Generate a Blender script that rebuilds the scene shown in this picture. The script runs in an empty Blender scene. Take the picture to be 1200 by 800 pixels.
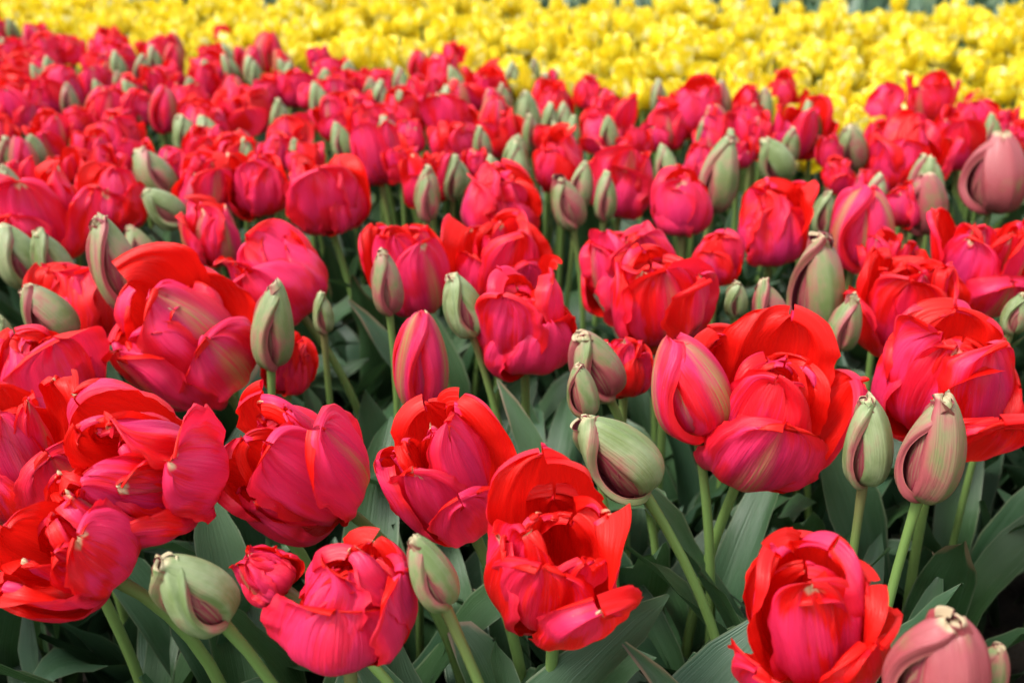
import bpy, math, random
import numpy as np
from mathutils import Vector, Matrix

# ---------------------------------------------------------------- camera, sky, sun, exposure
S = bpy.context.scene
CAMZ, HEADZ, PITCH, FPX = 0.85, 0.45, math.radians(23.15), 1333.3
cam = bpy.data.objects.new('camera', bpy.data.cameras.new('camera'))
S.collection.objects.link(cam); S.camera = cam
cam.location = (0, 0, CAMZ); cam.rotation_euler = (math.pi/2 - PITCH, 0, 0)
cam.data.lens = 40; cam.data.sensor_width = 36
cam.data.clip_start = 0.01; cam.data.clip_end = 2000
cam.data.dof.use_dof = True; cam.data.dof.focus_distance = 0.80; cam.data.dof.aperture_fstop = 6.6

SUN_EL, SUN_AZ = math.radians(58), math.radians(-115)      # azimuth measured from +Y towards +X
W = bpy.data.worlds.new('World'); S.world = W; W.use_nodes = True
wn = W.node_tree.nodes; wl = W.node_tree.links
sky = wn.new('ShaderNodeTexSky'); sky.sky_type = 'NISHITA'; sky.sun_disc = False
sky.sun_elevation = SUN_EL; sky.sun_rotation = SUN_AZ; sky.dust_density = 3.0; sky.air_density = 1.0
hs = wn.new('ShaderNodeHueSaturation'); hs.inputs['Saturation'].default_value = 0.35
wl.new(sky.outputs[0], hs.inputs['Color']); wl.new(hs.outputs[0], wn['Background'].inputs['Color'])
wn['Background'].inputs['Strength'].default_value = 0.15
sun = bpy.data.objects.new('sun', bpy.data.lights.new('sun', 'SUN')); S.collection.objects.link(sun)
sun.data.energy = 1.5; sun.data.angle = math.radians(18); sun.data.color = (1, 0.96, 0.9)
sd = Vector((math.sin(SUN_AZ)*math.cos(SUN_EL), math.cos(SUN_AZ)*math.cos(SUN_EL), math.sin(SUN_EL)))
sun.rotation_euler = sd.to_track_quat('Z', 'Y').to_euler()
S.view_settings.view_transform = 'Standard'; S.view_settings.look = 'None'
S.view_settings.exposure = 1.25; S.view_settings.gamma = 1.0; S.view_settings.use_curve_mapping = False
S.cycles.max_bounces = 4; S.cycles.diffuse_bounces = 3; S.cycles.glossy_bounces = 2; S.cycles.transmission_bounces = 4

rnd = random.Random(11)
RNG = np.random.default_rng(5)
COL = S.collection

# ---------------------------------------------------------------- helpers
def link(name, data, parent=None, mw=None):
    o = bpy.data.objects.new(name, data); COL.objects.link(o)
    if parent: o.parent = parent
    if mw is not None: o.matrix_local = mw
    return o
def tag(o, label=None, cat=None, group=None, kind=None):
    for k, v in (('label', label), ('category', cat), ('group', group), ('kind', kind)):
        if v: o[k] = v
    return o
def mesh(name, verts, faces, uvs, mats, matidx=None):
    """verts (n,3), quads (m,4), uvs (n,2)"""
    me = bpy.data.meshes.new(name); n, m = len(verts), len(faces)
    me.vertices.add(n); me.vertices.foreach_set('co', np.asarray(verts, np.float32).ravel())
    me.loops.add(4*m); me.loops.foreach_set('vertex_index', np.asarray(faces, np.int32).ravel())
    me.polygons.add(m); me.polygons.foreach_set('loop_start', np.arange(0, 4*m, 4, dtype=np.int32))
    me.polygons.foreach_set('loop_total', np.full(m, 4, np.int32))
    me.polygons.foreach_set('use_smooth', np.ones(m, bool))
    if matidx is not None: me.polygons.foreach_set('material_index', np.asarray(matidx, np.int32))
    uvl = me.uv_layers.new(name='UVMap')
    uvl.data.foreach_set('uv', np.asarray(uvs, np.float32)[np.asarray(faces).ravel()].ravel())
    for x in mats: me.materials.append(x)
    me.update(calc_edges=True)
    return me
def gridfaces(nv, nu):
    i, j = np.meshgrid(np.arange(nv-1), np.arange(nu-1), indexing='ij')
    a = (i*nu+j).ravel()
    return np.stack([a, a+1, a+nu+1, a+nu], 1)
def join(chunks):
    V, F, U, M, k = [], [], [], [], 0
    for v, f, u, m in chunks:
        V.append(v); F.append(f+k); U.append(u); M.append(np.full(len(f), m)); k += len(v)
    return np.concatenate(V), np.concatenate(F), np.concatenate(U), np.concatenate(M)
def xf(v, M):
    A = np.array(M); return v @ A[:3, :3].T + A[:3, 3]
FWD = Vector((0, math.cos(PITCH), -math.sin(PITCH))); UP = Vector((0, math.sin(PITCH), math.cos(PITCH)))
def plane_depth(py, z=HEADZ):
    return (CAMZ - z)/(math.sin(PITCH) - (400-py)/FPX*math.cos(PITCH))
def at(px, py, d):
    return Vector((0, 0, CAMZ)) + FWD*d + Vector((1, 0, 0))*((px-600)/FPX*d) + UP*((400-py)/FPX*d)
def to_px(p):
    q = Vector(p) - Vector((0, 0, CAMZ)); d = q.dot(FWD)
    return 600 + FPX*q.x/d, 400 - FPX*q.dot(UP)/d, d

# ---------------------------------------------------------------- materials
class NT:
    def __init__(s, name):
        s.m = bpy.data.materials.new(name); s.m.use_nodes = True
        s.t = s.m.node_tree; s.n = s.t.nodes; s.l = s.t.links
        s.b = s.n['Principled BSDF']; s.out = s.n['Material Output']
    def new(s, t, **k):
        x = s.n.new(t)
        for a, b in k.items(): setattr(x, a, b)
        return x
    def put(s, sock, v):
        if hasattr(v, 'is_linked') or hasattr(v, 'links'): s.l.new(v, sock)
        else: sock.default_value = v
    def math(s, op, a, b=0.0, c=None, clamp=False):
        x = s.new('ShaderNodeMath', operation=op, use_clamp=clamp)
        s.put(x.inputs[0], a); s.put(x.inputs[1], b)
        if c is not None: s.put(x.inputs[2], c)
        return x.outputs[0]
    def ss(s, v, lo, hi, o0=0.0, o1=1.0):
        x = s.new('ShaderNodeMapRange', interpolation_type='SMOOTHSTEP')
        s.put(x.inputs['Value'], v); x.inputs['From Min'].default_value = lo; x.inputs['From Max'].default_value = hi
        x.inputs['To Min'].default_value = o0; x.inputs['To Max'].default_value = o1
        return x.outputs[0]
    def mix(s, f, a, b, mode='MIX'):
        x = s.new('ShaderNodeMix', data_type='RGBA', blend_type=mode)
        s.put(x.inputs[0], f); s.put(x.inputs[6], rgba(a)); s.put(x.inputs[7], rgba(b))
        return x.outputs[2]
    def noise(s, vec, scale, detail=3.0, rough=0.55, w=None):
        x = s.new('ShaderNodeTexNoise', noise_dimensions='4D' if w is not None else '3D')
        s.put(x.inputs['Vector'], vec); x.inputs['Scale'].default_value = scale
        x.inputs['Detail'].default_value = detail; x.inputs['Roughness'].default_value = rough
        if w is not None: s.put(x.inputs['W'], w)
        return x.outputs['Fac']
    def uv(s):
        t = s.new('ShaderNodeTexCoord'); x = s.new('ShaderNodeSeparateXYZ'); s.l.new(t.outputs['UV'], x.inputs[0])
        return t.outputs['UV'], x.outputs[0], x.outputs[1], t.outputs['Object']
    def scalev(s, v, k):
        x = s.new('ShaderNodeVectorMath', operation='MULTIPLY'); s.put(x.inputs[0], v); x.inputs[1].default_value = k
        return x.outputs[0]
    def attr(s, name):
        return s.new('ShaderNodeAttribute', attribute_type='OBJECT', attribute_name=name).outputs['Fac']
    def rand(s): return s.new('ShaderNodeObjectInfo').outputs['Random']
    def bump(s, h, strength, dist):
        x = s.new('ShaderNodeBump'); x.inputs['Strength'].default_value = strength; x.inputs['Distance'].default_value = dist
        s.put(x.inputs['Height'], h); s.l.new(x.outputs[0], s.b.inputs['Normal']); return x.outputs[0]
    def translucent(s, color, fac):
        t = s.new('ShaderNodeBsdfTranslucent'); s.put(t.inputs['Color'], rgba(color))
        m = s.new('ShaderNodeMixShader'); m.inputs[0].default_value = fac
        s.l.new(s.b.outputs[0], m.inputs[1]); s.l.new(t.outputs[0], m.inputs[2]); s.l.new(m.outputs[0], s.out.inputs['Surface'])
def rgba(c): return c if not isinstance(c, tuple) else (c if len(c) == 4 else (*c, 1.0))

def mat_petal():
    t = NT('tulip_petal_red'); uv, u, v, ob = t.uv(); r = t.rand(); tone = t.attr('tone'); flame = t.attr('flame')
    w = t.math('MULTIPLY', r, 37.0)
    streak = t.noise(t.scalev(uv, (34, 1.4, 1)), 1.0, 4, 0.68, w)
    speck = t.noise(t.scalev(uv, (55, 70, 1)), 1.0, 1, 0.5, w)
    blot = t.noise(t.scalev(uv, (2.4, 2.0, 1)), 1.0, 2, 0.5, w)
    au = t.math('ABSOLUTE', t.math('SUBTRACT', u, 0.5))                    # 0 midrib, .5 margin
    r2 = t.math('FRACT', t.math('MULTIPLY', r, 7.3)); r3 = t.math('FRACT', t.math('MULTIPLY', r, 17.7))
    # outside: rose pink with scarlet washes; inside: clear scarlet
    pinkf = t.math('ADD', t.ss(t.math('ADD', blot, t.math('MULTIPLY', t.math('SUBTRACT', streak, 0.5), 0.4)), 0.43, 0.56), t.math('SUBTRACT', t.math('ADD', tone, t.math('MULTIPLY', r3, 0.5)), 0.72), clamp=True)
    outer = t.mix(pinkf, (0.86, 0.008, 0.007), (0.90, 0.032, 0.140))
    outer = t.mix(t.math('MULTIPLY', t.ss(streak, 0.50, 0.74), 0.35), outer, (0.55, 0.006, 0.07))
    outer = t.mix(t.math('MULTIPLY', t.ss(streak, 0.46, 0.28), 0.28), outer, (0.90, 0.10, 0.18))
    outer = t.mix(t.math('MULTIPLY', t.ss(au, 0.34, 0.5), 0.65), outer, (0.82, 0.010, 0.012))
    inner = t.mix(t.math('MULTIPLY', t.ss(streak, 0.42, 0.7), 0.4), (0.82, 0.009, 0.004), (0.60, 0.001, 0.004))
    # feathered yellow-green flame with plum edges along the midrib, outside only
    aw = t.math('ADD', au, t.math('MULTIPLY', t.math('SUBTRACT', streak, 0.5), 0.42))
    aw = t.math('ADD', aw, t.math('MULTIPLY', t.math('ABSOLUTE', t.math('SUBTRACT', v, 0.5)), 0.22))
    aw = t.math('SUBTRACT', aw, t.math('MULTIPLY', t.math('MAXIMUM', flame, 0.0), 0.11))
    amt = t.math('ADD', t.math('MULTIPLY', r2, 0.7), flame)
    fl = t.math('MULTIPLY', t.ss(aw, 0.16, 0.04), t.ss(amt, 0.52, 0.72))
    plum = t.math('MULTIPLY', t.ss(aw, 0.26, 0.10), t.ss(amt, 0.18, 0.5))
    outer = t.mix(t.math('MULTIPLY', plum, 0.42), outer, (0.32, 0.010, 0.13))
    fl = t.math('MULTIPLY', fl, t.ss(streak, 0.40, 0.60, 0.15, 1.0))
    outer = t.mix(t.math('MULTIPLY', fl, 0.85), outer, (0.33, 0.34, 0.09))
    outer = t.mix(t.math('MULTIPLY', t.ss(speck, 0.77, 0.80), 0.5), outer, (0.80, 0.45, 0.35))
    # cream tip nick on some petals
    tip = t.math('MULTIPLY', t.ss(v, 0.955, 0.985), t.ss(t.math('ADD', au, t.math('MULTIPLY', blot, 0.3)), 0.34, 0.26))
    tip = t.math('MULTIPLY', tip, t.ss(r3, 0.70, 0.72))
    outer = t.mix(tip, outer, (0.74, 0.62, 0.36))
    back = t.new('ShaderNodeNewGeometry').outputs['Backfacing']
    col = t.mix(back, outer, inner)
    base = t.math('MULTIPLY', t.ss(t.math('ADD', v, t.math('MULTIPLY', streak, 0.2)), 0.24, 0.12), 0.7)
    col = t.mix(base, col, (0.50, 0.33, 0.06))
    t.put(t.b.inputs['Base Color'], col)
    t.b.inputs['Roughness'].default_value = 0.40; t.b.inputs['Specular IOR Level'].default_value = 0.34
    t.bump(t.math('ADD', streak, t.math('MULTIPLY', blot, 0.6)), 0.6, 0.004)
    t.translucent(t.mix(0.5, col, (0.97, 0.016, 0.010)), 0.34)
    return t.m
def mat_bud():
    t = NT('tulip_bud_skin'); uv, u, v, ob = t.uv(); r = t.rand(); tone = t.attr('tone')
    w = t.math('MULTIPLY', r, 23.0)
    streak = t.noise(t.scalev(uv, (34, 1.3, 1)), 1.0, 3, 0.65, w)
    blot = t.noise(t.scalev(uv, (2.0, 3.0, 1)), 1.0, 3, 0.6, w)
    au = t.math('ABSOLUTE', t.math('SUBTRACT', u, 0.5))
    g = t.mix(t.ss(blot, 0.36, 0.64), (0.15, 0.21, 0.065), (0.27, 0.33, 0.155))
    g = t.mix(t.math('MULTIPLY', t.ss(streak, 0.40, 0.72), 0.25), g, (0.29, 0.33, 0.20))
    pk = t.math('ADD', t.math('MULTIPLY', blot, 1.35), t.math('MULTIPLY', t.math('POWER', t.math('MULTIPLY', au, 2.0), 3.0), 0.40))
    pk = t.math('ADD', pk, t.math('MULTIPLY', t.math('SUBTRACT', tone, 0.4), 0.8))
    pk = t.math('ADD', pk, t.math('MULTIPLY', t.math('SUBTRACT', streak, 0.5), 0.30))
    g = t.mix(t.math('MULTIPLY', t.ss(pk, 0.70, 1.16), 0.82), g, (0.36, 0.022, 0.065))
    g = t.mix(t.math('MULTIPLY', t.ss(au, 0.46, 0.495), 0.7), g, (0.42, 0.14, 0.11))
    g = t.mix(t.math('MULTIPLY', t.ss(v, 0.93, 0.985), 0.8), g, (0.52, 0.43, 0.25))
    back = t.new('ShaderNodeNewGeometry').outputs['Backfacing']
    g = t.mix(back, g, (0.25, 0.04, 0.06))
    t.put(t.b.inputs['Base Color'], g)
    t.b.inputs['Roughness'].default_value = 0.38; t.b.inputs['Specular IOR Level'].default_value = 0.45
    t.bump(t.math('ADD', streak, t.math('MULTIPLY', blot, 0.8)), 0.4, 0.003)
    t.translucent(g, 0.08)
    return t.m
def mat_core():
    t = NT('tulip_bud_core'); uv, u, v, ob = t.uv(); r = t.rand()
    streak = t.noise(t.scalev(uv, (30, 2, 1)), 1.0, 3, 0.6, t.math('MULTIPLY', r, 11.0))
    c = t.mix(t.ss(streak, 0.4, 0.65), (0.22, 0.02, 0.04), (0.24, 0.14, 0.08))
    t.put(t.b.inputs['Base Color'], c); t.b.inputs['Roughness'].default_value = 0.5
    return t.m
def mat_yellow():
    t = NT('tulip_petal_yellow'); uv, u, v, ob = t.uv(); r = t.rand(); w = t.math('MULTIPLY', r, 31.0)
    pos = t.new('ShaderNodeNewGeometry').outputs['Position']
    streak = t.noise(t.scalev(uv, (14, 1.5, 1)), 1.0, 2, 0.6, w); blot = t.noise(pos, 42.0, 2, 0.5)
    c = t.mix(t.ss(blot, 0.38, 0.6), (0.92, 0.70, 0.010), (0.94, 0.82, 0.05))
    c = t.mix(t.math('MULTIPLY', t.ss(streak, 0.52, 0.75), 0.45), c, (0.90, 0.58, 0.01))
    c = t.mix(t.math('MULTIPLY', t.ss(blot, 0.57, 0.68), 0.75), c, (0.90, 0.87, 0.55))
    t.put(t.b.inputs['Base Color'], c); t.b.inputs['Roughness'].default_value = 0.45
    t.translucent(c, 0.42)
    return t.m
def mat_leaf(dry):
    t = NT('tulip_leaf_dry_tip' if dry else 'tulip_leaf'); uv, u, v, ob = t.uv(); r = t.rand(); w = t.math('MULTIPLY', r, 19.0)
    vein = t.noise(t.scalev(uv, (34, 0.7, 1)), 1.0, 3, 0.6, w); blot = t.noise(t.scalev(uv, (1.5, 4, 1)), 1.0, 3, 0.55, w)
    au = t.math('ABSOLUTE', t.math('SUBTRACT', u, 0.5))
    c = t.mix(t.ss(blot, 0.3, 0.7), (0.022, 0.068, 0.026), (0.040, 0.096, 0.050))
    c = t.mix(t.math('MULTIPLY', t.ss(vein, 0.45, 0.7), 0.5), c, (0.075, 0.135, 0.08))
    c = t.mix(t.math('MULTIPLY', r, 0.55), c, (0.045, 0.105, 0.022))
    c = t.mix(t.math('MULTIPLY', t.ss(au, 0.465, 0.49), 0.6), c, (0.17, 0.21, 0.12))
    c = t.mix(t.math('MULTIPLY', t.ss(v, 0.25, 0.0), 0.7), c, (0.10, 0.15, 0.06))
    if dry:
        e = t.math('ADD', t.math('MULTIPLY', v, 1.0), t.math('MULTIPLY', au, 0.35)); e = t.math('ADD', e, t.math('MULTIPLY', t.math('SUBTRACT', blot, 0.5), 0.25))
        c = t.mix(t.math('MULTIPLY', t.ss(e, 1.04, 1.10), 0.85), c, (0.24, 0.17, 0.10))
    t.put(t.b.inputs['Base Color'], c)
    t.b.inputs['Roughness'].default_value = 0.40; t.b.inputs['Specular IOR Level'].default_value = 0.5
    t.bump(vein, 0.45, 0.003); t.translucent(t.mix(0.5, c, (0.06, 0.15, 0.02)), 0.12)
    return t.m
def mat_stem():
    t = NT('tulip_stem'); uv, u, v, ob = t.uv(); r = t.rand(); w = t.math('MULTIPLY', r, 13.0)
    n = t.noise(t.scalev(uv, (8, 6, 1)), 1.0, 3, 0.6, w)
    c = t.mix(n, (0.12, 0.21, 0.04), (0.18, 0.29, 0.085))
    c = t.mix(t.math('MULTIPLY', t.math('MULTIPLY', t.ss(v, 0.8, 1.0), r), 0.7), c, (0.17, 0.09, 0.05))
    t.put(t.b.inputs['Base Color'], c); t.b.inputs['Roughness'].default_value = 0.42
    return t.m
def mat_ground(name, a, b, sc):
    t = NT(name); ob = t.new('ShaderNodeTexCoord').outputs['Object']
    n = t.noise(ob, sc, 8, 0.65); n2 = t.noise(ob, sc*9, 4, 0.6)
    t.put(t.b.inputs['Base Color'], t.mix(t.ss(n, 0.3, 0.7), a, b)); t.b.inputs['Roughness'].default_value = 0.95
    t.bump(t.math('ADD', n, t.math('MULTIPLY', n2, 0.5)), 0.8, 0.02)
    return t.m
RED, BUD, CORE, YEL, LEAF, LEAFDRY, STEM = mat_petal(), mat_bud(), mat_core(), mat_yellow(), mat_leaf(0), mat_leaf(1), mat_stem()
SOIL = mat_ground('dark_soil', (0.022, 0.016, 0.011), (0.055, 0.042, 0.030), 14)
GRASS = mat_ground('grass_field', (0.035, 0.065, 0.02), (0.07, 0.11, 0.035), 3)

# ---------------------------------------------------------------- flower heads (unit: height 1 along z, radius about .5)
def petal(g, prof, wmax, cup=1.0, ruffle=0.03, nu=17, nv=15, phi=0.0, lip=0.0, curl=0.0, twist=0.0, ragged=0.05,
          wide=0.55, hook=0.0, blunt=4.0, rib=0.0, over=0.0, gap=0.0, crinkle=0.0, notch=0.0, bend=0.0):
    v = np.sin(np.linspace(0, 1, nv)*np.pi/2)**1.15; u = np.linspace(-1, 1, nu)
    P = np.array(prof); b = np.stack([(1-v)**3, 3*v*(1-v)**2, 3*v*v*(1-v), v**3], 1); c = b @ P
    r, z = c[:, 0], c[:, 1]
    dr, dz = np.gradient(r), np.gradient(z); L = np.hypot(dr, dz)+1e-9
    nr, nz = dz/L, -dr/L                                               # outward normal of the profile
    w = (0.05 + v)**wide * np.clip(1 - v**blunt, 0, 1)**0.5
    w = wmax*w/w.max() + 0.02
    U, V = np.meshgrid(u, v)
    ph = g.uniform(0, 6.28, 12)
    edge = 1 + ragged*(np.sin(9*V + ph[0]) + 0.7*np.sin(21*V + ph[1] + 2*np.sign(U)) + 0.5*np.sin(43*V+ph[2]*np.sign(U)))*np.abs(U)**2
    edge += crinkle*1.6*(np.abs(U)**10)*(np.abs(((V*g.uniform(17, 26)) % 1)-0.5)-0.25 + 0.3*np.sin(61*V+ph[3]))
    s = U*w[:, None]*edge
    if gap: s = np.where(U > 0, s*(1 - gap*np.sin(np.pi*np.clip((V-0.12)/0.86, 0, 1))), s)
    Rc = np.maximum(0.16, r*cup)[:, None]
    al = np.clip(s/Rc, -2.7, 2.7)
    lat = Rc*np.sin(al); rad = r[:, None] - Rc*(1-np.cos(al))
    # relief: long folds, margin waves, creases
    m = np.clip((np.abs(U)*0.75 + V*0.55 - 0.45)/0.75, 0, 1)**1.4
    d = ruffle*m*(np.sin(5.5*U + 3*V + ph[3]) + 0.7*np.sin(11*U - 4*V + ph[4]) + 0.35*np.sin(17*U + 9*V + ph[5]))
    d += ruffle*0.35*np.sin(3.1*U + 2.3*V + ph[6])*np.sin(2.2*V+ph[7])*V
    d += curl*np.abs(U)**3*V + rib*np.exp(-(U/0.16)**2)*np.sin(np.pi*V)
    tf = np.clip(r/0.34, 0, 1)[:, None]
    d += over*U*tf
    d += 0.022*np.sin(13*U + 2*np.sin(5*V+ph[10]) + ph[11])*V*np.clip(ruffle/0.05, 0, 1.4)*0.5
    if lip:
        e = np.clip((np.abs(U)-0.72)/0.28, 0, 1); d -= lip*e*e*(3-2*e)*tf
    cl, sl = np.cos(al), np.sin(al)
    X = rad + d*nr[:, None]*cl; Y = lat + d*nr[:, None]*sl
    Z = z[:, None] + d*nz[:, None] + 0.02*np.sin(4*U + ph[8])*V + ragged*0.5*np.sin(15*U + ph[9])*V**4
    if crinkle:
        mm = np.clip((np.maximum(np.abs(U), V)-0.45)/0.55, 0, 1)**1.5
        d2 = crinkle*mm*(np.sin(23*U + 6*np.sin(3*V+ph[0]))*0.5 + np.sin(14*V + 5*U + ph[1])*0.45 + np.sin(37*U - 11*V + ph[2])*0.3)*0.55
        X = X + d2*nr[:, None]*cl; Y = Y + d2*nr[:, None]*sl
        Z = Z + crinkle*0.25*V**10*np.sin(21*U+ph[4])*(1-V**30)
        Z = Z - notch*np.exp(-((U-np.sin(ph[6])*.5)/0.16)**2)*V**7*(1-V**40)
    if hook: X = X - hook*np.clip((V-0.86)/0.14, 0, 1)**2; Z = Z - 0.35*abs(hook)*np.clip((V-0.93)/0.07, 0, 1)**2
    if bend: X, Z = X*math.cos(bend) + Z*math.sin(bend), Z*math.cos(bend) - X*math.sin(bend)
    a = phi + twist*V
    x = X*np.cos(a) - Y*np.sin(a); y = X*np.sin(a) + Y*np.cos(a)
    verts = np.stack([x, y, Z], -1).reshape(-1, 3)
    uvs = np.stack([(U+1)/2, V], -1).reshape(-1, 2)
    return verts, gridfaces(nv, nu), uvs                                # front face = outside
def unit(ps):
    """scale a list of petals to height 1 and mean width 1"""
    A = np.concatenate([p[0] for p in ps]); z0, z1 = A[:, 2].min(), A[:, 2].max()
    wd = np.mean([np.ptp(A[:, 0]*math.cos(t) + A[:, 1]*math.sin(t)) for t in np.linspace(0, 3.1, 9)])
    return [(p[0]*np.array([1/wd, 1/wd, 1/(z1-max(z0, -.05))]), p[1], p[2]) for p in ps]
def bloom(g, o=0.25, res=1.0, inner=6, blown=0):
    """list of petals of a double tulip; o = how far open"""
    nu, nv = max(5, int(19*res)), max(5, int(17*res)); out = []
    p0 = g.uniform(0, 6.28); cr = 0.055 if res > 1 else 0.035 if res > .7 else 0.0
    bl = set(g.choice(3, size=min(blown, 3), replace=False).tolist()) if blown else set()
    for k in range(3):                                                 # outer whorl
        q = np.clip(o + g.normal(0, 0.28), -0.2, 1.2); h = g.uniform(0.66, 1.0)
        if k in bl:
            prof = [(0.03, 0.0), (0.58, -0.08), (0.72, 0.38), (0.80, g.uniform(0.62, 0.95))]
            out.append(petal(g, prof, 0.50, 1.35, 0.05, nu, nv, p0+k*2.094+g.normal(0, .2), curl=-0.10, ragged=0.05, crinkle=cr, blunt=5, twist=g.normal(0, .25)))
        else:
            prof = [(0.03, 0.0), (0.58, -0.05), (0.58+0.14*q, 0.52*h), (0.26+0.36*q, h)]
            out.append(petal(g, prof, g.uniform(.46, .66), g.uniform(1.0, 1.45), 0.065, nu, nv, p0+k*2.094+g.normal(0, .22), ragged=0.055, curl=g.normal(0, .07), rib=0.025,
                             over=g.normal(0, .05), crinkle=cr*.8, blunt=g.uniform(3.2, 5), notch=.05, bend=g.normal(0.05, .08) + 0.10*o, twist=g.normal(0, .2)))
    for k in range(3):                                                 # second whorl, taller
        q = np.clip(o + g.normal(0, 0.3), -0.2, 1.1); h = g.uniform(0.90, 1.16)
        prof = [(0.03, 0.02), (0.50, 0.0), (0.50+0.10*q, 0.58*h), (0.18+0.36*q, h)]
        out.append(petal(g, prof, g.uniform(.44, .58), g.uniform(1.0, 1.5), 0.080, nu, nv, p0+1.047+k*2.094+g.normal(0, .28), ragged=0.05, curl=g.normal(0.02, .06), rib=0.02,
                         over=g.normal(0, .06), crinkle=cr*.9, blunt=g.uniform(4, 6), notch=.09, bend=g.normal(0, .09), twist=g.normal(0, .25)))
    for k in range(inner):                                             # a few crumpled inner petals
        f = g.uniform(0.35, 0.85); q = np.clip(o + g.normal(0, 0.3), -0.2, 1.0); h = g.uniform(0.74, 1.06)
        prof = [(0.03, 0.05), (0.40*f+.05, 0.05), (0.48*f+0.08*q, 0.55*h), (0.30*f*(1-q)+0.50*f*q, h)]
        out.append(petal(g, prof, g.uniform(.26, .42), g.uniform(1.1, 1.8), 0.06, max(5, int(nu*.9)), max(5, int(nv*.9)), p0+k*2.399+g.normal(0, .5), ragged=0.03, curl=g.normal(0, .06),
                         crinkle=cr, blunt=5, notch=.10, bend=g.normal(0, .1), twist=g.normal(0, .3)))
    return unit(out)
def bud(g, res=1.0, opened=0.0):
    """three wrapped scales; the slit between two of them is at angle 0"""
    nu, nv = max(7, int(21*res)), max(7, int(19*res)); tw = g.uniform(-0.45, 0.45)
    out = []; top = g.integers(0, 3)
    for k in range(3):
        prof = [(0.06, 0.0), (0.70, 0.0), (0.50+0.14*opened, 0.72), (0.06+0.14*opened, g.uniform(0.92, 1.05))]
        out.append(petal(g, prof, g.uniform(.54, .62), 0.94, 0.016, nu, nv, -1.047+k*2.094-tw*0.5, lip=0.10, twist=tw, ragged=0.02,
                         wide=0.45, hook=0.10 if k == top else 0.04, blunt=3.6, rib=0.03, over=g.uniform(0.02, 0.10), gap=g.uniform(.45, .85) if k == 0 else g.uniform(0, .35)))
    core = []
    for k in range(3):
        prof = [(0.06, 0.02), (0.42, 0.02), (0.38, 0.66), (0.05+0.1*opened, 0.92)]
        core.append(petal(g, prof, .50, 0.95, 0.04, max(5, nu//2), max(5, nv//2), k*2.094+.3, twist=tw, ragged=0.03, blunt=5.0, rib=.04))
    ps = unit(out + core); kx, ky = g.normal(0, .09), g.normal(0, .09)
    for p in ps: p[0][:, 0] += kx*np.clip(p[0][:, 2], 0, 1.1)**2.5; p[0][:, 1] += ky*np.clip(p[0][:, 2], 0, 1.1)**2.5
    return ps[:3], ps[3:]
def head_parts(g, typ, res):
    """[(name, mesh)] of one head"""
    if typ in 'BP':
        o, c = bud(g, res, 0.0 if typ == 'B' else 0.2)
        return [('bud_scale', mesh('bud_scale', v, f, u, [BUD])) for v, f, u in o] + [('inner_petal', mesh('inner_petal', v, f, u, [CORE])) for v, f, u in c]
    if typ == 'H':
        o, c = bud(g, res, g.uniform(0.4, 1.0))
        return [('petal', mesh('petal', v, f, u, [RED])) for v, f, u in o] + [('inner_petal', mesh('inner_petal', v, f, u, [RED])) for v, f, u in c]
    kw = dict(G=dict(o=0.05, inner=2), C=dict(o=0.25, inner=4), O=dict(o=0.58, inner=4, blown=1), W=dict(o=0.80, inner=5, blown=2))[typ]
    ps = bloom(g, res=res, **kw)
    return [('petal' if i < 6 else 'inner_petal', mesh('petal', v, f, u, [RED])) for i, (v, f, u) in enumerate(ps)]
def head_joined(g, typ, res, name, mat=None):
    if typ == 'B':
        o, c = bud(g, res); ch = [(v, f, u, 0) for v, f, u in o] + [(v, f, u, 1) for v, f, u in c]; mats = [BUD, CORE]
    elif typ == 'H':
        o, c = bud(g, res, 0.7); ch = [(v, f, u, 0) for v, f, u in o+c]; mats = [RED]
    elif typ == 'Y':
        ch = [(v, f, u, 0) for v, f, u in bloom(g, o=g.uniform(.5, 1.0), res=res, inner=7, blown=int(g.integers(0, 2)))]; mats = [YEL]
    else:
        ch = [(v, f, u, 0) for v, f, u in bloom(g, o=dict(G=.05, C=.25, O=.5, W=.6)[typ], res=res, inner=3)]; mats = [RED]
    v, f, u, m = join(ch)
    return mesh(name, v, f, u, mats, m)

# ---------------------------------------------------------------- stems and leaves
def stem_geo(p0, p1, axis, rad, n=12, k=8):
    """tube from the ground p0 to the head base p1, arriving along axis"""
    p0, p1, axis = Vector(p0), Vector(p1), Vector(axis).normalized(); L = (p1-p0).length
    a, b = p0 + Vector((rnd.uniform(-.02, .02), rnd.uniform(-.02, .02), L*0.45)), p1 - axis*L*0.33
    V, U = [], []
    pts = [p0*(1-t)**3 + a*3*t*(1-t)**2 + b*3*t*t*(1-t) + p1*t**3 for t in np.linspace(0, 1, n)]
    for i, p in enumerate(pts):
        tg = (pts[min(i+1, n-1)] - pts[max(i-1, 0)]).normalized()
        e1 = tg.cross(Vector((0.3, 1, 0.1))).normalized(); e2 = tg.cross(e1)
        r = rad*(1.12 - 0.2*i/(n-1)) * (1.25 if i == n-1 else 1)
        for j in range(k+1):
            q = 2*math.pi*j/k; V.append(p + (e1*math.cos(q) + e2*math.sin(q))*r); U.append((j/k, i/(n-1)))
    return np.array(V), gridfaces(n, k+1), np.array(U)
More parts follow.
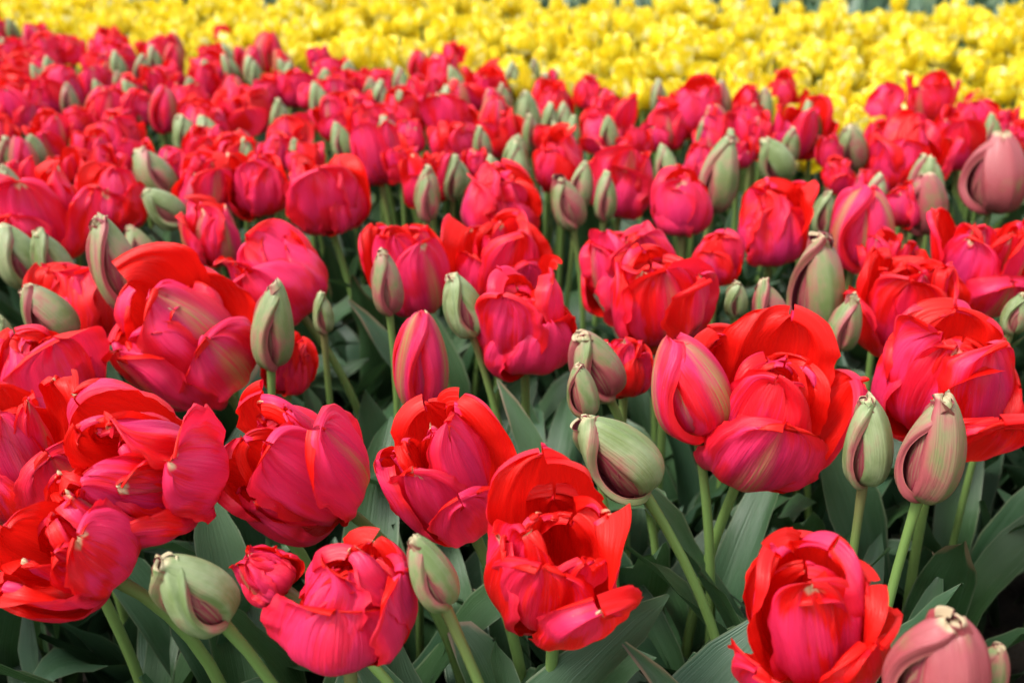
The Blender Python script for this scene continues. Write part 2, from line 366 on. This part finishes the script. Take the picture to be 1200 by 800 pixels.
def leaf_geo(g, L=0.32, wd=0.026, nv=15, nu=7, lean=0.25, arch=1.0, fold=0.5, curltip=0.0):
    t = np.linspace(0, 1, nv); th = lean + arch*t**1.8 + curltip*np.clip((t-.8)/.2, 0, 1)**2     # angle from vertical
    ds = L/(nv-1); x = np.concatenate([[0], np.cumsum(np.sin(th[:-1])*ds)]); z = np.concatenate([[0], np.cumsum(np.cos(th[:-1])*ds)])
    w = wd*(np.clip(t, 0, 1)*2.2+0.28)**0.9*np.clip(1-t**2.6, 0, 1)**0.75; w = w/w.max()*wd + 0.0006
    u = np.linspace(-1, 1, nu); U, T = np.meshgrid(u, t); ph = g.uniform(0, 6.28, 5)
    fo = fold*(1-0.65*T); lift = np.abs(U)**1.5*fo*w[:, None]
    wave = 0.0065*np.abs(U)**2*np.sin(14*T + ph[0] + 1.6*np.sign(U))*np.sin(np.pi*T) + 0.003*np.abs(U)*np.sin(31*T+ph[1]+np.sign(U))*T
    up = lift + wave
    tw = (g.normal(0, 0.5)*T**1.5)
    lat = U*w[:, None]*np.sqrt(np.clip(1-0.4*fo**2, .3, 1))
    lat2, up2 = lat*np.cos(tw) - up*np.sin(tw), lat*np.sin(tw) + up*np.cos(tw)
    nx, nz = -np.cos(th)[:, None], np.sin(th)[:, None]
    X = x[:, None] + nx*up2; Z = z[:, None] + nz*up2; Y = lat2 + 0.03*np.sin(2*T+ph[2])*T*0.6
    return np.stack([X, Y, Z], -1).reshape(-1, 3), gridfaces(nv, nu), np.stack([(U+1)/2, T], -1).reshape(-1, 2)
def rand_leaf(g, hi=True):
    return leaf_geo(g, g.uniform(0.25, 0.38), g.uniform(0.012, 0.026), 17 if hi else 9, 9 if hi else 5, g.uniform(0.04, 0.30), g.uniform(0.10, 1.4)
                    * (1 if g.random() < .75 else 1.6), g.uniform(0.25, 0.9), 0.0 if g.random() < .7 else g.uniform(0.8, 2.2))
LEAVES = [mesh('leaf', *rand_leaf(RNG), [LEAFDRY if i % 6 == 0 else LEAF]) for i in range(26)]
LEAVES_LO = [mesh('leaf', *rand_leaf(RNG, False), [LEAF]) for i in range(10)]

# ---------------------------------------------------------------- setting
def sheet(name, x0, x1, y0, y1, z, m, nx=2, ny=2, bump=0.0):
    xs, ys = np.linspace(x0, x1, nx), np.linspace(y0, y1, ny); X, Y = np.meshgrid(xs, ys)
    Z = np.full_like(X, z) + bump*(np.sin(31*X)*np.sin(27*Y) + 0.6*np.sin(67*X+1)*np.sin(73*Y+2) + RNG.normal(0, .35, X.shape))
    v = np.stack([X, Y, Z], -1).reshape(-1, 3); uv = np.stack([X, Y], -1).reshape(-1, 2)
    o = link(name, mesh(name, v, gridfaces(ny, nx), uv, [m])); tag(o, kind='structure'); return o
sheet('ground', -900, 900, -300, 1500, -0.03, GRASS, 20, 20)
sheet('soil', -3.2, 3.6, 0.25, 6.2, 0.0, SOIL, 150, 100, 0.006)

# line between the red and the yellow bed, on the plane of the flower heads
def on_plane(px, py): return at(px, py, plane_depth(py))
EA, EB = on_plane(0, 36), on_plane(1200, 158); EDIR = (EB-EA).normalized(); ENRM = Vector((-EDIR.y, EDIR.x, 0))
if ENRM.y < 0: ENRM = -ENRM
def edge_dist(p): return (Vector((p[0], p[1], 0)) - Vector((EA.x, EA.y, 0))).dot(ENRM)   # >0: yellow side
FA, FB = on_plane(450, -7), on_plane(1200, 5); FDIR = (FB-FA).normalized(); FNRM = Vector((-FDIR.y, FDIR.x, 0))
if FNRM.y < 0: FNRM = -FNRM
def far_dist(p): return (Vector((p[0], p[1], 0)) - Vector((FA.x, FA.y, 0))).dot(FNRM)

# ---------------------------------------------------------------- the red tulips one can tell apart
# x, y, width, height (photograph pixels), type, tilt to the right, lean to the viewer, depth factor, label
# types: B green bud, H pink half-open bud, G closed globe, C cup, O open, W wide open
NEAR = [
 (130,308,62,116,'B',-14,0,.90,'tall grey-green bud split open to show a rosy inner petal, tipped left'),
 (60,303,46,78,'B',-10,0,1,'slim grey-green bud beside the tall split bud, in front of a broad red bloom'),
 (55,368,60,84,'B',-26,0,1,'plump grey-green bud leaning left over the pale pink bloom below it'),
 (317,380,58,110,'B',4,0,.97,'olive bud with a dark slit standing against a pink bloom, red petal behind it'),
 (162,290,36,52,'B',-22,0,1.05,'small pinkish bud tucked behind the tall split bud'),
 (92,356,108,108,'C',-10,0,1.06,'deep red bloom mostly hidden behind the plump grey-green bud'),
 (212,396,170,172,'O',-22,20,1.03,'huge rose-red bloom with broad petals flaring up and left, yellow streaks near its base'),
 (316,322,122,112,'C',-32,5,1.02,'rose bloom tilted left on a slanting stem behind the olive bud'),
 (250,272,78,80,'C',0,0,1.02,'ruffled pink bloom with a faint green streak above the slanting rose bloom'),
 (50,248,122,100,'O',-5,5,1,'broad red bloom above the two grey-green buds, next to a leaning pair of buds'),
 (136,232,80,80,'C',5,0,1.04,'red bloom with a white-tipped petal behind the tall split bud'),
 (178,205,50,68,'B',-24,0,1,'upper bud of a leaning pair, grey-green with a plum slit'),
 (191,243,44,50,'B',-32,10,1,'lower bud of a leaning pair, dark olive and nearly lying down'),
 (237,216,70,60,'G',8,0,1,'closed pink bloom with pale streaks right of the leaning bud pair'),
 (302,214,78,76,'C',0,0,1,'red bloom with crimson sides standing between two pink blooms'),
 (375,226,98,90,'C',-14,0,1,'pink and red bloom leaning left on a bent green stem'),
 (378,366,28,52,'B',0,0,1.04,'tiny green bud half hidden at the right of the slanting rose bloom'),
 (338,424,62,78,'C',6,0,1.1,'dark red bloom showing only a petal behind the olive bud'),
 (48,450,135,125,'C',-8,0,1.06,'pink bloom with soft rounded petals under the plump grey-green bud'),
 (22,525,160,185,'O',-12,10,1.0,'big crimson bloom with yellow-striped petals cut by the edge of the picture'),
 (156,545,190,200,'W',-38,40,.93,'largest scarlet bloom lolling left, its petals spread to show the inside'),
 (74,648,150,135,'O',-30,28,1.0,'dark crimson bloom drooping beneath the largest scarlet bloom'),
 (340,550,160,190,'O',-36,20,1,'red bloom bent left with layered petals, pink on its upper side'),
 (306,672,72,58,'G',-50,0,1.06,'small scarlet bloom hanging low behind the round pink bloom'),
 (407,704,156,165,'C',3,8,1,'round rose-pink bloom with ruffled red top beside the small green bud'),
 (225,692,90,108,'B',-26,12,.98,'twisted pale green bud with curled tips under the scarlet blooms'),
 (503,671,56,94,'B',-20,0,.95,'small bud, green and plum, with a cream tip, leaning on the round pink bloom'),
 (521,556,144,182,'O',-18,14,1,'red bloom open toward the left with one spotted rose outer petal'),
 (652,655,184,205,'O',0,18,1,'scarlet cup-shaped bloom opened wide with jagged inner petals above broad leaves'),
 (724,531,88,120,'B',-32,0,.96,'big smooth pale green bud on a curved stem with a dark red slit'),
 (695,428,66,92,'B',-26,0,1,'olive green bud paired with a smaller pinkish bud'),
 (682,458,40,66,'B',-12,0,.96,'smaller pinkish bud in front of the olive green one'),
 (491,424,66,122,'H',0,0,1,'tall closed rose bud with a green flame up its middle'),
 (452,331,42,104,'B',-4,0,.97,'slender green bud with a pink flap folded over its top'),
 (543,358,50,80,'B',-16,0,.97,'grey-green bud leaning left against a red bloom'),
 (479,312,86,118,'C',-16,0,1.02,'rose-red bloom behind the slender green bud, stem slanting right'),
 (613,370,116,140,'C',-2,6,1,'bright red bloom with a crinkled pink lower petal, between buds'),
 (588,305,115,86,'O',0,5,1.05,'red bloom with a green folded petal behind the bright crinkled bloom'),
 (769,345,124,134,'C',-8,5,1,'scarlet bloom with stacked petals and a white-edged lower petal'),
 (733,308,108,104,'C',-18,0,1.05,'rosy bloom with cream-edged petals behind the stacked scarlet bloom'),
 (732,428,62,78,'C',0,0,1.06,'crimson bloom peeping out behind the olive green bud'),
 (900,478,186,196,'W',12,10,1,'large red bloom with pink outer petals flung open, on two green stems'),
 (808,452,96,112,'H',-12,0,.95,'rose and green striped half-open bloom pressed against the large red bloom'),
 (958,336,68,138,'B',0,0,1,'tallest pointed bud, green with dusky pink wraps, above the large red bloom'),
 (990,378,42,70,'B',8,0,1.03,'dusky pink bud hidden behind the tallest pointed bud'),
 (900,364,46,78,'B',-22,0,1,'blunt green bud with a pink curl, left of the tallest pointed bud'),
 (862,350,32,44,'B',0,0,1.02,'stubby pale green bud beside the blunt one'),
 (905,260,88,104,'G',0,0,1,'upright scarlet bloom with smooth overlapping petals above the stubby bud'),
 (1008,266,78,100,'H',4,0,1,'pink bloom with drooping curled petals above the tallest pointed bud'),
 (843,206,48,94,'B',8,0,.97,'grey-purple bud on a long bare stem in front of red blooms'),
 (1062,358,128,120,'O',0,8,1.04,'ragged red bloom with crumpled petals between two larger scarlet blooms'),
 (1150,304,136,126,'W',0,8,1,'wide scarlet bloom with a plum-streaked cream centre petal'),
 (1116,445,176,172,'O',0,8,1,'large full scarlet bloom behind the purple-veined bud'),
 (1095,526,78,132,'B',8,0,.97,'big purple-veined bud with a deep slit in front of the full scarlet bloom'),
 (1018,518,60,108,'B',0,0,1,'olive bud with a folded cap on a straight stem among dark leaves'),
 (1190,366,34,54,'B',6,0,.98,'pale green bud at the shoulder of the full scarlet bloom'),
 (1084,238,52,80,'P',0,0,1,'dusky pink half-open bud below the streaked purple-pink bloom'),
 (1166,203,72,100,'P',0,0,1,'streaked purple-pink bloom, closed, above the wide scarlet bloom'),
 (965,250,30,56,'B',0,0,1.03,'thin green bud squeezed between two red blooms'),
 (945,725,196,200,'O',-8,10,1,'open crimson bloom with cream-tipped petals, facing up beside the purple bud'),
 (1100,778,112,140,'P',6,0,.96,'purple and cream half-open bloom beside the open crimson one'),
 (1160,790,46,90,'B',10,0,1.0,'green bud pressed against the purple and cream bloom'),
 (583,232,90,94,'C',6,0,1,'pink bloom, full and round, beside two slim buds'),
 (730,205,92,98,'C',4,0,1,'full rose bloom with a pale streak across its top petal'),
 (665,236,42,70,'B',-12,0,1,'grey-green bud with a plum seam between two full pink blooms'),
 (499,232,30,64,'B',0,0,.97,'slim green bud with a dark seam left of the full round pink bloom'),
 (1066,176,96,92,'C',0,0,1,'broad crimson bloom with layered petals right of the purple bud'),
]
MID = [ # x, y, w, h, type, tilt
 (537,206,30,50,'B',-12),(503,206,62,64,'C',0),(660,186,80,76,'C',0),(440,178,66,82,'C',-8),(400,166,28,46,'B',-5),(577,148,38,70,'H',0),
 (618,140,34,66,'B',-8),(603,180,32,46,'B',0),(530,138,66,72,'C',0),(520,86,44,50,'C',0),(490,78,27,38,'H',0),(531,66,30,34,'G',0),(470,101,26,44,'B',0),
 (645,122,54,54,'C',0),(690,108,38,42,'C',0),(715,137,64,60,'C',0),(778,146,60,52,'O',0),(600,92,20,38,'B',-6),(626,84,16,34,'B',0),(647,92,16,24,'H',0),
 (570,104,60,46,'C',0),(495,112,42,52,'C',0),(430,96,32,36,'C',0),(424,126,42,44,'C',0),(405,96,34,36,'C',0),(456,156,27,42,'B',-16),(800,236,72,84,'C',0),
 (815,126,68,68,'C',0),(846,121,28,54,'B',0),(879,125,44,54,'G',0),(920,104,46,46,'C',10),(936,150,68,78,'C',0),(950,147,30,62,'B',0),(908,187,42,54,'B',-26),
 (997,173,40,58,'B',-24),(1037,122,44,56,'G',0),(1090,113,56,40,'O',0),(1122,160,56,78,'C',0),(1166,146,62,46,'O',0),(1060,238,52,46,'C',0),(985,206,42,46,'C',0),
 (972,178,32,44,'C',0),(25,125,56,58,'C',0),(2,158,36,58,'G',0),(72,106,58,54,'C',0),(112,96,46,50,'G',0),(117,126,38,46,'H',0),(168,125,42,42,'C',0),
 (140,70,46,48,'C',0),(135,156,56,52,'C',0),(60,160,56,48,'C',0),(40,178,26,42,'B',-14),(76,196,42,42,'C',0),(118,194,50,46,'O',0),(285,126,62,62,'C',0),
 (221,120,50,44,'C',0),(217,160,34,52,'B',-14),(245,160,36,52,'B',-16),(328,140,26,58,'B',0),(283,171,27,40,'H',0),(240,96,46,42,'C',0),(181,73,20,40,'B',0),
 (203,86,26,36,'G',0),(243,88,21,36,'B',-8),(270,81,22,36,'B',-18),(295,84,22,36,'B',-12),(340,92,24,38,'B',8),(380,100,22,38,'B',0),(313,62,36,32,'H',0),
 (260,41,20,20,'G',0),(375,68,30,28,'C',0),(365,112,32,34,'C',0),(312,106,36,36,'C',0),(350,150,36,40,'C',0),(200,190,42,44,'C',0),(360,186,44,42,'C',0),
 (270,205,40,40,'C',0),(325,176,44,42,'C',0),(20,205,44,44,'C',0),(820,190,44,40,'C',0),(865,175,40,40,'C',0),(745,165,40,36,'C',0),(1180,175,34,36,'C',0),
 (1020,215,40,40,'C',0),(480,160,40,42,'C',0),(470,190,40,40,'O',0),(560,190,34,36,'C',0),(640,160,36,36,'C',0),(1140,120,30,30,'C',0),(840,300,60,60,'C',0),
 (1195,160,34,40,'C',0),(1040,300,62,60,'C',0),(20,300,60,60,'B',-5),(3,400,36,90,'B',0),(185,95,40,36,'C',0),(15,80,40,36,'C',0),(50,75,34,34,'C',0),
 (85,60,30,30,'C',0),(150,105,36,36,'C',0),(90,140,40,38,'C',0),(20,250,50,50,'O',0),(160,180,44,40,'O',0),
]
ANCHOR = {9: 'broad red bloom', 10: 'red bloom with a white-tipped petal', 11: 'leaning bud pair', 13: 'closed pink bloom', 14: 'red bloom with crimson sides',
          15: 'bloom on a bent stem', 47: 'upright scarlet bloom', 48: 'bloom with drooping curled petals', 49: 'grey-purple bud', 57: 'streaked purple-pink bloom',
          56: 'dusky pink half-open bud', 62: 'full round pink bloom', 63: 'full rose bloom', 64: 'plum-seamed bud', 65: 'slim dark-seamed bud', 66: 'broad crimson bloom'}
NEARPOS = []
def cross_jit(rr, s): return Vector((rr.uniform(-s, s), rr.uniform(-s, s), 0))
HEADS_XY = []
PROTO = {}
def plant_leaves(root, n, rr, pool, rough=1.0):
    a0 = rr.uniform(0, 6.28)
    for k in range(n):
        s = rr.uniform(0.85, 1.12)*rough
        link('leaf', rr.choice(pool), root, Matrix.Translation((rr.uniform(-.012, .012), rr.uniform(-.012, .012), -0.005+0.0015*k)) @
             Matrix.Rotation(a0 + k*2.3 + rr.uniform(-.5, .5), 4, 'Z') @ Matrix.Scale(s, 4))
def tulip(px, py, w, h, typ, tilt, lean, dm, label, group, near, seed, cat='tulip', name='red_tulip'):
    rr = random.Random(seed); g = np.random.default_rng(seed)
    d = plane_depth(py)*dm; c = at(px, py, d)
    q = (c - Vector((0, 0, CAMZ))); e = math.asin(-q.normalized().z)
    Wd = w*d/FPX; Hd = h*d/FPX
    Hd = max(Wd*(0.98 if typ not in 'BHP' else 1.35), (Hd - Wd*(0.25 if typ in 'BHP' else 0.5)*math.sin(e))/math.cos(e))
    if typ in 'GCOW' and near: Wd *= 1.10 if typ in 'OW' else 1.06; Hd *= 1.04
    if typ in 'GCOW' and not near: Wd *= 1.08; Hd *= 1.06
    if typ == 'B': Wd *= 0.93; Hd *= 1.03
    Hd = min(Hd, Wd*(1.30 if typ not in 'BHP' else 2.1))
    tx, ty = math.radians(tilt), math.radians(lean if near else rr.uniform(-6, 10))
    axis = Vector((math.sin(tx), -math.sin(ty), math.cos(tx)*math.cos(ty))).normalized()
    base = c - axis*(Hd*0.47)
    rooto = Vector((base.x - axis.x*0.16, base.y - axis.y*0.14 + 0.005, 0)) + cross_jit(rr, 0.012)
    root = link(name, None); root.location = rooto; root.empty_display_size = 0.03
    tag(root, label, cat, group)
    R = axis.to_track_quat('Z', 'Y').to_matrix().to_4x4() 
    lc = R.to_3x3().transposed() @ (Vector((0, 0, CAMZ)) - c)
    R = R @ Matrix.Rotation(math.atan2(lc.y, lc.x) + rr.uniform(-.45, .45) if typ in 'BHP' else rr.uniform(0, 6.28), 4, 'Z')
    M = Matrix.Translation(base - rooto) @ R @ Matrix.Diagonal((Wd, Wd, Hd, 1))
    tone = rr.uniform(0.1, 0.95); flame = rr.uniform(-0.25, 0.2) + (0.85 if typ == 'H' else 0)
    if typ == 'B': tone = rr.uniform(0.15, 0.62)
    if near:
        hit = lambda *k: any(q in label for q in k)
        if typ == 'P': tone = rr.uniform(.92, 1.05)
        elif typ == 'B': tone = rr.uniform(.52, .68) if hit('pink', 'purple', 'plum', 'rosy') else rr.uniform(.15, .42)
        else: tone = rr.uniform(.7, .95) if hit('pink', 'rose', 'rosy') else rr.uniform(.1, .45)
        if hit('strip', 'streak', 'flame'): flame = max(flame, 0.5)
    if near: parts = head_parts(g, typ, 1.9 if typ not in 'BHP' else 1.5)
    elif w >= 34:
        typ = 'O' if typ == 'C' and seed % 10 < 3 else typ; key = (typ, seed % 7)
        if key not in PROTO: PROTO[key] = head_parts(np.random.default_rng(900+hash_(typ)*10+seed % 7), typ, 0.9)
        parts = PROTO[key]
    else:
        key = (typ, 'j', seed % 4)
        if key not in PROTO: PROTO[key] = [('flower_bud' if typ == 'B' else 'bloom', head_joined(np.random.default_rng(700+hash_(typ)*10+seed % 4), typ, 0.6, 'bloom'))]
        parts = PROTO[key]
    for nm, me in parts:
        o = link(nm, me, root, M); o['tone'] = tone + rr.uniform(-.08, .08); o['flame'] = flame
    rad = 0.0030 + 0.018*min(Wd, 0.09)
    v, f, u = stem_geo((0, 0, -0.01), (base-rooto) + axis*Hd*0.03, axis, rad, 14 if near else 8, 9 if near else 6)
    link('stem', mesh('stem', v, f, u, [STEM]), root)
    plant_leaves(root, 6 if near else 3, rr, LEAVES if (near or w > 50) else LEAVES_LO, 1.12 if near else 1.0)
    HEADS_XY.append((c.x, c.y, Wd)); NEARPOS.append((c.x, c.y))
    return root
def hash_(t): return 'BHGCOWP'.index(t)
KIND = dict(B='grey-green bud', H='half-open rosy bud', G='closed crimson tulip', C='cup-shaped red tulip', O='loose ruffled red tulip')
for i, (x, y, w, h, t, ti, le, dm, lab) in enumerate(NEAR):
    tulip(x, y, w, h, t, ti, le, dm, lab, 'red tulips one can tell apart', True, 100+i, name='tulip_bud' if t == 'B' else 'red_tulip')
def place_label(size, kind, c, rest):
    k = min(ANCHOR, key=lambda j: (NEARPOS[j][0]-c.x)**2 + (NEARPOS[j][1]-c.y)**2)
    dx, dy = c.x-NEARPOS[k][0], c.y-NEARPOS[k][1]
    if math.hypot(dx, dy) < 0.2:
        return '%s %s %s the %s' % (size, kind, 'behind' if dy > 0.05 else 'in front of' if dy < -0.05 else 'beside', ANCHOR[k])
    return '%s %s %s' % (size, kind, rest)
for i, (x, y, w, h, t, ti) in enumerate(MID):
    lab = place_label('tiny' if w < 30 else 'small' if w < 48 else 'mid-sized', KIND[t], on_plane(x, y), 'in the crowded middle rows of the red bed')
    tulip(x, y, w, h, t, ti*.8 + rnd.uniform(-6, 5), 0, 1.0, lab, 'middle rows of the red bed: ' + KIND[t] + 's', False, 300+i, name='tulip_bud' if t == 'B' else 'red_tulip')

# far rows of the red bed
FAR = []
yy = 0.7
while yy < 3.6:
    xx = -2.2 + rnd.uniform(0, .07)
    while xx < 2.2:
        p = (xx + rnd.uniform(-.022, .022), yy + rnd.uniform(-.022, .022)); xx += 0.080
        if edge_dist(p) > -0.01: continue
        px, py, d = to_px((p[0], p[1], HEADZ))
        if not (-40 < px < 1240): continue
        lim = 200 if px < 480 else 170
        if py > lim or (px > 500 and edge_dist(p) > -0.09): continue
        if any((p[0]-a)**2 + (p[1]-b)**2 < (0.034 + s*0.40)**2 for a, b, s in HEADS_XY): continue
        FAR.append((px, py, d))
    yy += 0.074
FARLAB = dict(B='tiny green bud in the far rows of the red bed, near the yellow',
              H='tiny rosy bud in the far rows of the red bed, near the yellow',
              C='tiny red tulip in the far rows of the red bed, near the yellow',
              G='tiny closed crimson tulip in the far rows of the red bed, near the yellow')
FAR.sort(key=lambda a: a[2])
print('far red tulips', len(FAR))
for i, (px, py, d) in enumerate(FAR[:300-len(MID)-len(NEAR)+60]):
    t = rnd.choices('CBHG', (6, 4.4, 2.0, 1.2))[0]
    wd = rnd.uniform(0.062, 0.08)*(0.5 if t == 'B' else 0.62 if t == 'H' else 0.85 if t == 'G' else 1)
    w = wd*FPX/d; h = w*(1.0 if t in 'CG' else 1.75)
    tulip(px, py + rnd.uniform(-7, 7), w, h, t, rnd.uniform(-14, 8), 0, 1.0, FARLAB[t], 'far rows of the red bed: ' + FARLAB[t].split(' in ')[0][5:] + 's', False, 2000+i, name='tulip_bud' if t == 'B' else 'red_tulip')

# slim buds standing between the blooms of the middle and far rows
nb = 0
for k in range(4000):
    if nb >= 34: break
    px, py = rnd.uniform(0, 1200), rnd.uniform(50, 250)
    c = on_plane(px, py)
    if edge_dist(c) > -0.05 or any((c.x-a)**2 + (c.y-b)**2 < (0.012 + q*0.42)**2 for a, b, q in HEADS_XY): continue
    w = rnd.uniform(0.030, 0.036)*FPX/plane_depth(py); nb += 1
    tulip(px, py - 8, w, w*rnd.uniform(1.8, 2.1), 'B', rnd.uniform(-14, 8), 0, 1.0, place_label('slim', 'upright green bud', c, 'rising between red blooms'), 'slim buds between the red blooms', False, 4000+k, name='tulip_bud')

# ---------------------------------------------------------------- the yellow bed
YB = [head_joined(np.random.default_rng(50+i), 'Y', 0.5, 'bloom') for i in range(8)]
YLO = []
for i in range(4):
    g = np.random.default_rng(80+i); YLO.append([(v, f, u) for v, f, u in bloom(g, o=g.uniform(.5, .95), res=0.34, inner=4)])
YBUD = [[(v, f, u) for v, f, u in bud(np.random.default_rng(95+i), 0.4)[0]] for i in range(2)]
ycand = []
yy = 0.9
while yy < 5.2:
    xx = -3.0
    while xx < 3.4:
        p = (xx + rnd.uniform(-.03, .03), yy + rnd.uniform(-.03, .03)); xx += 0.064
        if edge_dist(p) < 0.04 or far_dist(p) > 0: continue
        px, py, d = to_px((p[0], p[1], HEADZ))
        ycand.append((d, p, px, py))
    yy += 0.066
ycand.sort(key=lambda a: a[0])
inview = [c for c in ycand if -15 < c[2] < 1215]; rest = [c for c in ycand if not (-15 < c[2] < 1215)]
print('yellow', len(inview), len(rest))
ylab = ('double yellow tulip at the very edge of the yellow bed, next to the red ones', 'double yellow tulip in the front rows of the yellow bed', 'small yellow tulip deeper in the yellow bed')
def yhead_matrix(p, rr):
    wd = rr.uniform(0.050, 0.076); z = 0.385 + rr.uniform(-.045, .04)
    tl = Matrix.Rotation(rr.uniform(-.3, .3), 4, 'X') @ Matrix.Rotation(rr.uniform(-.3, .3), 4, 'Y') @ Matrix.Rotation(rr.uniform(0, 6.28), 4, 'Z')
    return Matrix.Translation((p[0], p[1], z)), tl @ Matrix.Diagonal((wd*.92, wd*.92, wd*rr.uniform(.85, 1.1), 1)), z
sproto = mesh('stem', *stem_geo((0, 0, -0.01), (0, 0, 0.40), (0, 0, 1), 0.0038, 6, 6), [STEM])
for i, (d, p, px, py) in enumerate(inview[:300]):
    rr = random.Random(5000+i); T, Rm, z = yhead_matrix(p, rr)
    root = link('yellow_tulip', None); root.location = (p[0], p[1], 0); root.empty_display_size = 0.03
    k = 0 if edge_dist(p) < 0.13 else 1 if edge_dist(p) < 0.6 else 2
    tag(root, ylab[k], 'tulip', ('yellow tulips, edge row', 'yellow tulips, front rows', 'yellow tulips, deeper rows')[k])
    link('bloom', rr.choice(YB), root, Matrix.Translation((0, 0, z)) @ Rm)
    link('stem', sproto, root, Matrix.Diagonal((1, 1, z/0.395, 1)))
    plant_leaves(root, 3, rr, LEAVES_LO, 0.92)
def many_heads(name, pts, protos, mat, bud_protos=None, z0=0.385, size=(0.052, 0.068)):
    ch = []
    for i, p in enumerate(pts):
        rr = random.Random(7000+i); T, Rm, z = yhead_matrix(p, rr); M = T @ Rm
        if bud_protos and rr.random() < .22:
            M = M @ Matrix.Diagonal((.5, .5, 1.0, 1)); src = rr.choice(bud_protos); mi = 1
        else: src = rr.choice(protos); mi = 0
        M = Matrix.Translation((0, 0, z0-0.385)) @ M
        for v, f, u in src: ch.append((xf(v, M), f, u, mi))
        sv, sf, su = stem_geo((p[0], p[1], -0.01), (p[0], p[1], z+z0-0.385+.005), (0, 0, 1), 0.0036, 3, 4); ch.append((sv, sf, su, 2))
    v, f, u, m = join(ch)
    o = link(name, mesh(name, v, f, u, [mat, BUD, STEM], m)); o['tone'] = 0.5; o['flame'] = 0.0
    return o
pts = [c[1] for c in inview[300:]] + [c[1] for c in rest]
tag(many_heads('yellow_tulip_mass', pts, YLO, YEL), 'far mass of yellow tulips filling the back of the yellow bed', 'tulips', kind='stuff')

# red tulips outside the frame on both sides
RLO = []
for i in range(4):
    g = np.random.default_rng(180+i); RLO.append([(v, f, u) for v, f, u in bloom(g, o=.35, res=0.4, inner=4)])
side = []
yy = 0.5
while yy < 3.4:
    for sgn in (-1, 1):
        for k in range(7):
            lim = (640/FPX)*(yy*math.cos(PITCH) + 0.4*math.sin(PITCH)) + 0.06
            p = (sgn*(lim + k*0.075) + rnd.uniform(-.02, .02), yy + rnd.uniform(-.02, .02))
            if edge_dist(p) < -0.02: side.append(p)
    yy += 0.075
rs = many_heads('red_tulip_margin', side, RLO, RED, YBUD, 0.42)
tag(rs, 'red tulips and buds carrying on along the sides of the red bed', 'tulips', kind='stuff')

# ---------------------------------------------------------------- foliage below the blooms
def foliage(name, pts, g, label, scale=1.0):
    src = [leaf_geo(g, g.uniform(.2, .33), g.uniform(.014, .026), 8, 4, g.uniform(.08, .5), g.uniform(.2, 1.4), .5) for _ in range(10)]
    ch = []
    for p in pts:
        M = Matrix.Translation((p[0], p[1], -0.005)) @ Matrix.Rotation(g.uniform(0, 6.28), 4, 'Z') @ Matrix.Scale(scale*g.uniform(.8, 1.1), 4)
        v, f, u = src[int(g.integers(0, 10))]; ch.append((xf(v, M), f, u, 0))
    v, f, u, m = join(ch); o = link(name, mesh(name, v, f, u, [LEAF], m)); tag(o, label, 'leaves', kind='stuff'); return o
pr, py_, pf = [], [], []
for _ in range(12000):
    p = (RNG.uniform(-2.6, 3.0), RNG.uniform(0.42, 5.6))
    a, b, d = to_px((p[0], p[1], 0.2))
    if not (-250 < a < 1450): continue
    if edge_dist(p) < 0.02: pr.append(p)
    elif far_dist(p) < 0: py_.append(p)
    elif far_dist(p) > 0.12: pf.append(p)
foliage('tulip_foliage', pr, RNG, 'dense grey-green tulip leaves filling the red bed under the blooms')
foliage('tulip_foliage', py_, RNG, 'green tulip leaves under the yellow blooms', 0.95)
foliage('tulip_foliage', pf, RNG, 'dull green leafy bed beyond the yellow tulips', 1.1)
print('objects', len(bpy.data.objects))
